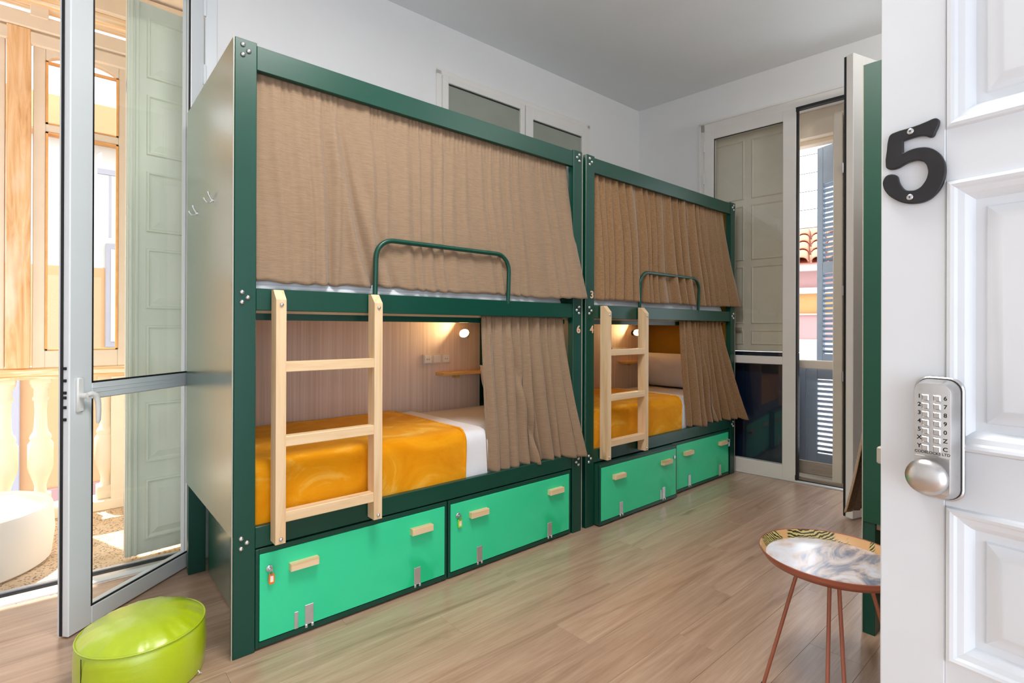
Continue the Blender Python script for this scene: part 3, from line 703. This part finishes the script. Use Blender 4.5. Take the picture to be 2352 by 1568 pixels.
# ------------------------------------------------------------------ lockers under the beds
def locker(loc, rz, w_, label, hs, lock_x, hinges, tagmat=None, taglabel=None, small=None, flip=False):
    K = tag(empty('bed_locker', loc, rz), label, 'locker', 'storage lockers under the bunks')
    body = MB(); t = .013; h = .402
    body.box((0, .012, .010), (t, .86, h)); body.box((w_ - t, .012, .010), (w_, .86, h)); body.box((t, .012, h - .02), (w_ - t, .86, h)); body.box((t, .012, .010), (w_ - t, .86, .030)); body.box((t, .84, .03), (w_ - t, .86, h - .02))
    fr = MB(); fr.box((0, 0, .010), (t, .013, h), .001); fr.box((w_ - t, 0, .010), (w_, .013, h), .001); fr.box((t, 0, h - .02), (w_ - t, .013, h), .001); fr.box((t, 0, .010), (w_ - t, .013, .032), .001)
    body.build('carcass', M['green_panel'], K); fr.build('front_frame', M['green'], K)
    D = box((t + .002, -.003, .036), (w_ - t - .002, .012, h - .022), .001).build('door', M['door_green'], K)
    for x in hs:
        hd = MB(); hd.loops([[(x - .058 + c, y, .288 + c * .5), (x + .058 - c, y, .288 + c * .5), (x + .058 - c, y, .318 - c * .2), (x - .058 + c, y, .318 - c * .2)] for y, c in ((-.003, 0), (-.028, 0), (-.032, .003))])
        hd.build('handle', M['pine_x'], D)
    MB().lathe([(.013, -.003), (.013, -.008), (.011, -.010), (.004, -.0105)], 16, (lock_x, 0, .318), 'y').build('lock', M['chrome'], D, 40)
    for x in hinges:
        hg = MB(); hg.box((x - .018, -.0055, .038), (x + .018, -.003, .120), .001)
        hg.box((x - .018, -.010, .026), (x - .008, .0, .040), .002); hg.box((x + .008, -.010, .026), (x + .018, .0, .040), .002); hg.build('hinge', M['zinc'], D)
    if small is not None: box((small - .008, -.0055, .036), (small + .008, -.003, .106), .001).build('strap', M['zinc'], D)
    if tagmat:
        wx, wy = loc[0], loc[1]
        T = tag(empty('key_tag', (wx + lock_x + .006, wy, .318)), taglabel, 'key tag')
        MB().lathe([(.006, -.012), (.006, -.026)], 10, (-.004, 0, 0), 'y').build('key_bow', M['chrome'], T, 40)
        MB().tube([(-.004 + .007 * math.cos(a), -.024, -.012 + .011 * math.sin(a)) for a in [2 * PI * i / 12 for i in range(12)]], .0012, 5, True).build('ring', M['chrome'], T)
        f = MB(); P = [(.011 * math.cos(a) * (1 if abs(math.sin(a)) < .9 else .9), .026 * math.sin(a) + (.0)) for a in [2 * PI * i / 16 for i in range(16)]]
        P = [(-.008, -.060), (-.011, -.055), (-.011, -.025), (-.006, -.019), (.006, -.019), (.011, -.025), (.011, -.055), (.008, -.060)]
        f.prism(P, lambda p: (p[0], -.012, p[1]), lambda p: (p[0], -.018, p[1])); f.build('fob', tagmat, T)
        box((-.006, -.0195, -.052), (.006, -.018, -.028)).build('paper_insert', M['paper'], T)
    return K
locker((.087, .002, 0), 0, .903, 'emerald fronted locker with an orange key tag under the nearest bunk', [.185, .748], .050, [.210, .730], M['orange_fob'], 'orange key tag hanging from a locker lock', .157)
locker((.998, .002, 0), 0, .913, 'emerald fronted locker with a yellow key tag under the nearest bunk', [.187, .770], .057, [.199, .727], M['yellow_fob'], 'yellow green key tag hanging from a locker lock')
locker((X2 + .090, -.046, 0), 0, .905, 'emerald fronted locker pulled slightly forward under the second bunk', [.185, .748], .865, [.22, .725], None, None, .69)
locker((X2 + 1.004, .002, 0), 0, .905, 'emerald fronted locker nearest the far balcony door', [.218, .770], .895 - .025, [.25, .74], M['blue_fob'], 'small pale blue key tag on the farthest locker')

# ------------------------------------------------------------------ bedding
def mattress(parent_loc, rz, z0, z1, label, y0=.06, x1=1.975):
    o = MB(); N = 16; rx = []
    prof = [(z0, .012), (z0 + .02, 0), (z1 - .06, 0), (z1 - .035, .006), (z1 - .012, .02), (z1, .05)]
    rings = []
    for z, i in prof:
        ring = []; a0, a1, b0, b1 = .03 + i, x1 - i, y0 + i, .872 - i; r = .04
        for cx, cy, st in ((a1 - r, b0 + r, -PI / 2), (a1 - r, b1 - r, 0), (a0 + r, b1 - r, PI / 2), (a0 + r, b0 + r, PI)):
            for q in range(5): a = st + PI / 2 * q / 4; ring.append((cx + r * math.cos(a), cy + r * math.sin(a), z))
        rings.append(ring)
    o.loops(rings); m = o.build('mattress', M['mattress'], None, 50); m.location = parent_loc; m.rotation_euler = (0, 0, rz)
    return tag(m, label, 'mattress', 'mattresses in the bunks')
def drape(name, loc, x0, x1, z, zb, mat, label, cat, seed, thick, amp=.004, edge=.0, y0=.055, yb=.862, group=None):
    rnd = random.Random(seed); ph = [rnd.uniform(0, 6) for _ in range(8)]
    L1 = yb - y0 - .045; R = .045; L2 = z - zb - R; tot = L1 + R * PI / 2 + L2
    def fn(u, v):
        s_ = v * tot; x = x0 + (x1 - x0) * u
        n1 = noise.noise((x * 5 + seed, s_ * 4, seed)) * amp * 2.2
        if s_ < L1: p = (x, yb - s_, z + n1 + .006 * math.sin(PI * min(1, s_ / L1)))
        elif s_ < L1 + R * PI / 2:
            a = (s_ - L1) / R; p = (x, y0 + R - R * math.sin(a), z - R + R * math.cos(a) + n1 * .5)
        else:
            d = s_ - L1 - R * PI / 2; p = (x, y0 + .006 * math.sin(x * 9 + ph[0]) * d / L2 - .003 + n1 * 1.2, z - R - d)
        e = max(0, 1 - (x1 - x) / .05)
        return (p[0] + .010 * math.sin(s_ * 5 + ph[1]) * (u), p[1] - (.004 * e if s_ > L1 else 0), p[2] + (.004 * e if s_ < L1 else 0))
    o = MB().grid(64, 60, fn).build(name, mat, None, 80, thick); o.location = loc
    tag(o, label, cat, group); return o
for i, (bx_, nm) in enumerate(((0, 'nearest bunk'), (X2, 'second bunk'))):
    mattress((bx_, 0, 0), 0, .464, .716, 'pale striped lower mattress in the ' + nm)
    mattress((bx_, 0, 0), 0, 1.362, 1.505, 'white upper mattress edge showing below the closed curtain of the ' + nm, .046, 1.89)
    drape('folded_sheet', (bx_, 0, 0), 1.0, 1.278 if i == 0 else 1.39, .722, .468, M['sheet'], 'white top sheet folded back over the blanket edge in the ' + nm, 'sheet', 3 + i, .004, .002, 0, .052, .865, 'top sheets on the lower bunks')
    bl = drape('plush_blanket', (bx_, 0, 0), .09, 1.125 if i == 0 else 1.19, .734, .466, M['plush'], 'amber plush blanket spread over the lower bed of the ' + nm, 'blanket', 11 + i, .012, .003, .02, .044, .868, 'amber blankets on the lower bunks')
    xe = 1.125 if i == 0 else 1.19
    pts = [(xe, .80 - j * .07, .744) for j in range(10)] + [(xe, .085, .744), (xe, .060, .736), (xe, .043, .715), (xe, .035, .68), (xe, .034, .60), (xe, .036, .53), (xe, .040, .47)]
    MB().tube(pts, .007, 8).build('hem', M['plush'], bl, 60)
    # pillow leaning against the end of the bed
    W_, H_, T_ = (.60, (.30 if i == 0 else .36), .15)
    def pf(u, v, sgn):
        a, b = 2 * u - 1, 2 * v - 1
        t = max(0, (1 - abs(a) ** 3.2)) ** .55 * max(0, (1 - abs(b) ** 3.2)) ** .55
        sx = 1 - .06 * (1 - abs(b)) * 0 - .05 * (b * b) * (a * a) * -1
        wr = noise.noise((a * 2.4, b * 2.4, 3.3 + sgn)) * .010 * t
        return (sgn * (T_ / 2 * t + wr), a * W_ / 2 * (1 - .05 * (1 - b * b) * abs(a)), b * H_ / 2 * (1 - .05 * (1 - a * a) * abs(b)))
    pm_ = MB().grid(28, 22, lambda u, v: pf(u, v, 1)); pm_.grid(28, 22, lambda u, v: pf(u, v, -1))
    po = pm_.build('pillow', M['sheet'], None, 70); po.rotation_euler = (0, math.radians(-14 if i == 0 else -22), 0)
    po.location = (bx_ + (1.865 if i == 0 else 1.85), .53, .868 if i == 0 else .892)
    tag(po, 'white pillow leaning at the curtained end of the ' + nm, 'pillow', 'pillows on the lower bunks')

# ------------------------------------------------------------------ curtains
def curtain(loc, rz, xt0, xt1, xb0, xb1, zt, zb, yb, mat, label, seed, freq, amp, flare0, flare1, hem, folds=(), nu=320, top_amp=.35, group='linen bunk curtains', pw=1.6, yfl=-.075):
    rnd = random.Random(seed); K = 26
    # irregular pleat phase
    ks = [0]
    for i in range(K): ks.append(ks[-1] + rnd.uniform(.45, 1.6))
    tot = ks[-1]
    def phase(u):
        t = u * K; i = min(K - 1, int(t)); return (ks[i] + (ks[i + 1] - ks[i]) * (t - i)) / tot * freq
    am = [rnd.uniform(.35, 1.25) for _ in range(60)]
    def fn(u, v):
        vb = v ** pw
        x = (xt0 + (xt1 - xt0) * u) * (1 - vb) + (xb0 + (xb1 - xb0) * u) * vb
        uu = u + .012 * v * math.sin(u * 23 + seed) + .006 * math.sin(v * 5 + u * 9)
        ph = phase(max(0, min(1, uu))); a = am[int(ph) % 60] * (1 - ph % 1) + am[(int(ph) + 1) % 60] * (ph % 1)
        s1 = math.sin(2 * PI * ph); w_ = s1 * .7 + .3 * math.sin(4 * PI * ph + 1.1)
        A = amp * (top_amp + (1 - top_amp) * sstep(0, .5, v)) * a
        y = yb + .014 * (1 - v) + A * w_ + .006 * v * noise.noise((u * 7, v * 3, seed))
        y += .0038 * math.sin(2 * PI * phase(max(0, min(1, u))) * 3.1) * (1 - sstep(0, .22, v))
        x += .5 * A * math.cos(2 * PI * ph) * sstep(0, .4, v)
        for (u0, u1, wd, dp) in folds:
            c_ = u0 + (u1 - u0) * v; d = (u - c_) / wd
            g = math.exp(-d * d) ; y += dp * (g - .75 * math.exp(-((u - c_ + wd * 2.1) / (wd * 1.3)) ** 2)) * (.06 + .94 * v)
        f_ = sstep(flare0, flare1, u) if flare1 > flare0 else sstep(flare1, flare0, 1 - u) * 0 + (1 - sstep(flare1, flare0, u))
        y += yfl * f_ * v ** 1.5
        z = zt + (zb + hem * math.sin(u * 17 + seed) * .6 + hem * .7 * s1 * a - zt) * v
        return (x, y, z)
    o = MB().grid(nu, 56, fn).build('curtain', mat, None, 80, .003); o.location = loc; o.rotation_euler = (0, 0, rz)
    return tag(o, label, 'curtain', group)
curtain((0, 0, 0), 0, .088, 1.905, .088, 2.010, 2.330, 1.468, .028, M['linen'], 'wide tan linen curtain closed across the upper berth of the nearest bunk', 3, 21, .0085, .78, 1.0, .006,
        [(.155, .165, .012, .018), (.175, .265, .011, .034), (.20, .32, .012, .016)], 460)
curtain((0, 0, 0), 0, 1.245, 1.885, 1.275, 1.998, 1.350, .490, .034, M['linen'], 'tan linen curtain half drawn at the lower berth of the nearest bunk', 8, 9, .026, .7, 1.0, .008, [(.30, .55, .02, .03), (.55, .62, .02, .026)], 260, .5, yfl=-.09)
curtain((X2, 0, 0), 0, .088, 1.86, .092, 2.046, 2.330, 1.478, .026, M['linen_far'], 'brown pleated curtain closed across the upper berth of the second bunk', 5, 19, .030, .85, 1.0, .006, (), 460, .5)
curtain((X2, 0, 0), 0, 1.19, 1.83, 1.265, 2.055, 1.352, .492, .030, M['linen_far'], 'brown pleated curtain half drawn at the lower berth of the second bunk', 12, 10, .038, .7, 1.0, .010, [(.40, .62, .03, .03)], 260, .5, yfl=-.11)
curtain((2.07 + LB, -1.52, 0), PI, 1.32, 1.90, 1.36, 1.965, 1.350, .475, .028, M['linen_far'], 'brown curtain flaring out of the bunk across the aisle', 21, 8, .018, .45, 1.0, .008, (), 200, .5, yfl=-.105, pw=1.4)
curtain((2.07 + LB, -1.52, 0), PI, .088, 1.90, .088, 1.90, 2.330, 1.478, .028, M['linen_far'], 'brown curtain closed across the upper berth across the aisle', 23, 18, .015, .85, 1.0, .008, (), 260, .5, yfl=-.0)

# added flush ceiling lamp, outside the frame, to brighten the room
CL = tag(empty('added_ceiling_lamp', (FILL_LAMP[0], FILL_LAMP[1], CEIL)), 'unseen round white ceiling lamp added to brighten the room', 'ceiling lamp')
MB().lathe([(.54, 0), (.55, -.02), (.55, -.10), (.535, -.105), (.53, -.09), (.52, -.03)], 48, cap1=True).build('housing', M['white_plastic'], CL, 40)

WLP = tag(empty('added_wall_lamp', UP), 'unseen white uplighter added above the far bunk to brighten the ceiling', 'wall lamp')  # fixture for the added uplight, unseen
MB().lathe([(.04, -.10), (.09, -.04), (.125, .04), (.12, .04), (.085, -.035)], 28, cap1=True).build('bowl', M['white_plastic'], WLP, 40)
box((-.03, -.09, -.08), (.03, -.03, .0), .004).build('bracket', M['white_plastic'], WLP)

# ================================================================== LIME POUF
LP = tag(empty('round_pouf', (-.265, .117, 0)), 'lime green leatherette pouf on the floor beside the glass door', 'pouf')
def wr(z, a): return .003 * noise.noise((math.cos(a) * 3, math.sin(a) * 3, z * 14))
def ringz(prof, n=72):
    out = []
    for r, z in prof:
        out.append([((r + wr(z, 2 * PI * i / n)) * math.cos(2 * PI * i / n), (r + wr(z, 2 * PI * i / n)) * math.sin(2 * PI * i / n), z) for i in range(n)])
    return out
MB().loops(ringz([(.185, .002), (.192, .006), (.199, .05), (.201, .10), (.199, .15), (.194, .182), (.190, .185)])).build('side', M['lime'], LP, 50)
def topz(r, a):
    t = r / .194; return .186 + .052 * (1 - t ** 3.2) + .0024 * sstep(.6, .95, t) * (1 - sstep(.96, 1, t)) * (math.sin(a * 13) + .7 * math.sin(a * 29 + 1)) + .003 * noise.noise((math.cos(a) * r * 18, math.sin(a) * r * 18, 2))
tp = MB(); rr = [.194, .191, .186, .178, .168, .155, .135, .11, .08, .05, .02]
tp.loops([[(r * math.cos(2 * PI * i / 96), r * math.sin(2 * PI * i / 96), topz(r, 2 * PI * i / 96)) for i in range(96)] for r in rr], cap0=False); tp.build('top', M['lime'], LP, 70)
for r, z in ((.1955, .186), (.190, .006)):
    MB().tube([(r * math.cos(2 * PI * i / 72), r * math.sin(2 * PI * i / 72), z) for i in range(72)], .0032, 8, True).build('piping', M['lime'], LP, 60)
am_ = math.radians(208)
MB().tube([((.2015 + .001) * math.cos(am_), (.2015 + .001) * math.sin(am_), z) for z in (.02, .06, .10, .14, .18)], .0014, 6).build('seam', M['black_rubber'], LP)
a_ = math.radians(212); box((-.004, -.010, -.014), (.010, .010, .014)).xform(Matrix.Translation((.203 * math.cos(a_), .203 * math.sin(a_), .075)) @ Matrix.Rotation(a_, 4, 'Z')).build('label_tab', M['black_rubber'], LP)
a_ = math.radians(-40); MB().tube([(.200 * math.cos(a_), .200 * math.sin(a_), .02), (.206 * math.cos(a_), .206 * math.sin(a_), .012), (.207 * math.cos(a_ + .05), .207 * math.sin(a_ + .05), .004)], .0022, 6).build('zip_pull', M['white_plastic'], LP)

# ================================================================== TRAY TABLE
TT = tag(empty('side_table', (1.55, -1.57, 0)), 'round tray side table with a palm leaf rim and thin copper legs', 'table')
MB().lathe([(.196, .462), (.214, .464), (.229, .486), (.231, .494), (.229, .4945)], 80, cap0=True, cap1=False).build('tray_underside', M['copper'], TT, 50)
MB().lathe([(.2295, .4942), (.227, .4935), (.2135, .470), (.205, .4665)], 80, cap0=False, cap1=False).build('tray_rim', M['palm'], TT, 50)
MB().lathe([(.2095, .4678), (.10, .4672), (.005, .4672)], 80, cap0=False).build('tray_top', M['tray'], TT, 60)
MB().tube([(.2305 * math.cos(2 * PI * i / 80), .2305 * math.sin(2 * PI * i / 80), .4945) for i in range(80)], .0022, 6, True).build('lip', M['copper'], TT, 60)
MB().tube([(.10 * math.cos(2 * PI * i / 40), .10 * math.sin(2 * PI * i / 40), .457) for i in range(40)], .005, 8, True).build('ring_stretcher', M['copper'], TT, 60)
for deg in (208.5, 126, 194, 290):
    a = math.radians(deg); l = MB().tube([(.10 * math.cos(a), .10 * math.sin(a), .459), (.22 * math.cos(a), .22 * math.sin(a), .006)], .0064, 10).build('leg', M['copper'], TT, 60)
    MB().lathe([(.007, 0), (.007, .008)], 10, (.2216 * math.cos(a), .2216 * math.sin(a), 0)).build('foot', M['black_rubber'], l)

# ================================================================== WHITE ENTRY DOOR (open, numbered 5)
D3 = empty('door_3', (.45, -1.983, 0), math.atan2(-.994, -.111)); struct(D3, 'old white panelled room door numbered 5 with a keypad lock')
TOPZ = 2.35; WD = .80; TK = .040
PAN = [(1.562, 2.24), (1.113, 1.489), (.815, 1.034), (.14, .70)]
f = MB(); xs = [(0, .080), (WD - .080, WD)]
for a, b in xs: f.box((a, 0, .006), (b, TK, TOPZ), .002)
f.build('stile', M['old_white'], D3)
zz = [(.006, .14), (.70, .815), (1.034, 1.113), (1.489, 1.562), (2.24, TOPZ)]
for a, b in zz: box((.080, .0006, a), (WD - .080, TK, b)).build('door_rail', M['old_white'], D3)
for z0, z1 in PAN:
    p = MB(); raised(p, .080, WD - .080, z0, z1, [(0, 0), (.002, .005), (.006, .0065), (.010, .005), (.013, .0015), (.020, -.001), (.026, -.007), (.029, -.013), (.040, -.0135), (.042, -.010), (.046, -.0085), (.058, -.0035), (.061, -.0032)], .001)
    p.build('panel', M['old_white'], D3, 24)
    box((.075, TK - .012, z0 - .005), (WD - .075, TK - .006, z1 + .005)).build('panel_back', M['old_white'], D3)
# latch tongue on the door edge
box((-.010, .012, 1.072), (.001, .028, 1.098), .002).build('latch', M['edge'], D3)
# numeral 5
five = [(0.0615, 1.5794), (0.0683, 1.5805), (0.0725, 1.5782), (0.0736, 1.5736), (0.0693, 1.5608), (0.0668, 1.5557), (0.0635, 1.555), (0.0577, 1.5585), (0.0508, 1.5606), (0.0407, 1.5604), (0.0304, 1.5593), (0.0305, 1.5409), (0.0407, 1.5441), (0.0528, 1.5438), (0.0626, 1.5403), (0.0722, 1.5317), (0.0782, 1.5207), (0.081, 1.5083), (0.0801, 1.4946), (0.076, 1.4815), (0.0685, 1.4714), (0.0588, 1.4651), (0.0469, 1.4638), (0.0327, 1.4671), (0.0201, 1.4753), (0.0104, 1.4861), (0.0054, 1.4985), (0.006, 1.5072), (0.0114, 1.5135), (0.0179, 1.5131), (0.0232, 1.5094), (0.0253, 1.5015), (0.0285, 1.4933), (0.0337, 1.4865), (0.0409, 1.484), (0.0499, 1.4849), (0.0568, 1.4918), (0.0607, 1.5016), (0.0607, 1.5111), (0.0577, 1.5195), (0.0508, 1.5251), (0.0428, 1.5265), (0.0326, 1.5243), (0.0242, 1.5208), (0.0157, 1.5207), (0.0103, 1.5238), (0.0088, 1.5292), (0.0103, 1.5514), (0.012, 1.566), (0.0146, 1.5728), (0.022, 1.5755), (0.0366, 1.5763), (0.0507, 1.5774)]
cu = bpy.data.curves.new('house_number', 'CURVE'); cu.dimensions = '2D'; cu.fill_mode = 'BOTH'; cu.extrude = .0026; cu.bevel_depth = .0012; cu.bevel_resolution = 2; cu.offset = -.0012
sp = cu.splines.new('BEZIER'); sp.bezier_points.add(len(five) - 1); sp.use_cyclic_u = True
for bp_, (a, b) in zip(sp.bezier_points, five):
    bp_.co = (a, b, 0); bp_.handle_left_type = bp_.handle_right_type = 'AUTO'
for i in (10, 11): sp.bezier_points[i].handle_left_type = sp.bezier_points[i].handle_right_type = 'VECTOR'
sp.resolution_u = 3; cu.materials.append(M['black'])
n5 = bpy.data.objects.new('house_number', cu); COL.objects.link(n5); n5.parent = D3; n5.location = (0, -.0042, 0); n5.rotation_euler = (PI / 2, 0, 0); n5['label'] = 'black numeral 5'
for x, z in ((.0405, 1.570), (.040, 1.474)):
    sc = MB().lathe([(.0042, -.0080), (.0042, -.0090), (.0030, -.0098), (.0005, -.0099)], 14, (x, 0, z), 'y').build('screw', M['chrome'], n5, 50)
    sc.parent = D3
    cr = MB(); cr.box((x - .0016, -.0102, z - .0004), (x + .0016, -.0098, z + .0004)); cr.box((x - .0004, -.0102, z - .0016), (x + .0004, -.0098, z + .0016)); cr.build('screw_slot', M['key_ink'], sc)
# keypad lock
KL = empty('keypad_lock', (.0735, 0, 1.128), 0, D3)
def stadium(w_, h, r, n=6):
    pts = []
    for cx, cz, st in ((w_ - r, h - r, 0), (-w_ + r, h - r, PI / 2), (-w_ + r, -h + r, PI), (w_ - r, -h + r, 1.5 * PI)):
        for i in range(n + 1): a = st + PI / 2 * i / n; pts.append((cx + r * math.cos(a), cz + r * math.sin(a)))
    return pts
pl = MB(); pl.loops([[(x, y, z) for x, z in stadium(w_, h, r)] for y, w_, h, r in ((0, .0285, .086, .018), (-.005, .0285, .086, .018), (-.0065, .027, .0845, .017))]); pl.build('back_plate', M['satin'], KL, 30)
pl = MB(); pl.loops([[(x, y, z) for x, z in stadium(w_, h, r)] for y, w_, h, r in ((-.0064, .0262, .0838, .0165), (-.0075, .0262, .0838, .0165))]); pl.build('gasket', M['gasket'], KL, 30)
pl = MB(); pl.loops([[(x, y, z) for x, z in stadium(w_, h, r)] for y, w_, h, r in ((-.007, .0255, .083, .016), (-.012, .0250, .0825, .0155), (-.026, .0220, .0795, .0135), (-.0295, .0205, .078, .012), (-.030, .0195, .077, .011))]); pl.build('body', M['satin'], KL, 30)
KEYS = [('1', '6'), ('2', '7'), ('3', '8'), ('4', '9'), ('5', '0'), ('X', 'Z'), ('Y', 'C')]
kb = MB(); kb.loops([[(-.0042 + c, y, -.0042 + c), (.0042 - c, y, -.0042 + c), (.0042 - c, y, .0042 - c), (-.0042 + c, y, .0042 - c)] for y, c in ((-.029, 0), (-.0335, .0002), (-.0345, .0012))])
k0 = None
for i, (a, b) in enumerate(KEYS):
    z = .0585 - i * .0116
    for x in (-.0068, .0062):
        if k0 is None: k0 = kb.build('key', M['satin'], KL); k0.location = (x, 0, z)
        else: share(k0, 'key', KL, (x, 0, z))
    text('key_label', a, .0078, M['key_ink'], KL, (-.0148, -.0301, z + .001), (PI / 2, 0, 0), .0001, .0002)
    text('key_label', b, .0078, M['key_ink'], KL, (.0145, -.0301, z), (PI / 2, 0, 0), .0001, .0002)
text('lettering', 'CODELOCKS LTD', .0050, M['key_ink'], KL, (0, -.0301, -.0180), (PI / 2, 0, 0), .0001, .0001)
st = MB(); st.loops([[(-.0195, y, z0), (.0195, y, z0), (.0195, y, z1), (-.0195, y, z1)] for y, z0, z1 in ((-.029, -.0720, -.0225), (-.0315, -.0720, -.0235))]); st.build('knob_plate', M['satin'], KL)
kn = MB(); kp = [(.010, -.030), (.010, -.040), (.014, -.043), (.0200, -.046), (.0212, -.050), (.0200, -.056), (.015, -.0605), (.008, -.063), (.001, -.0638)]
kp = [(r * 1.16, y) for r, y in kp]
kn.lathe(kp, 32, (.0, 0, -.0475), 'y'); kn.v = [(x * (1 - .22 * max(0, (-y - .044) / .02) * 0), y, -.0475 + (z + .0475) * (1.0)) for x, y, z in kn.v]; kn.build('knob', M['satin'], KL, 40)
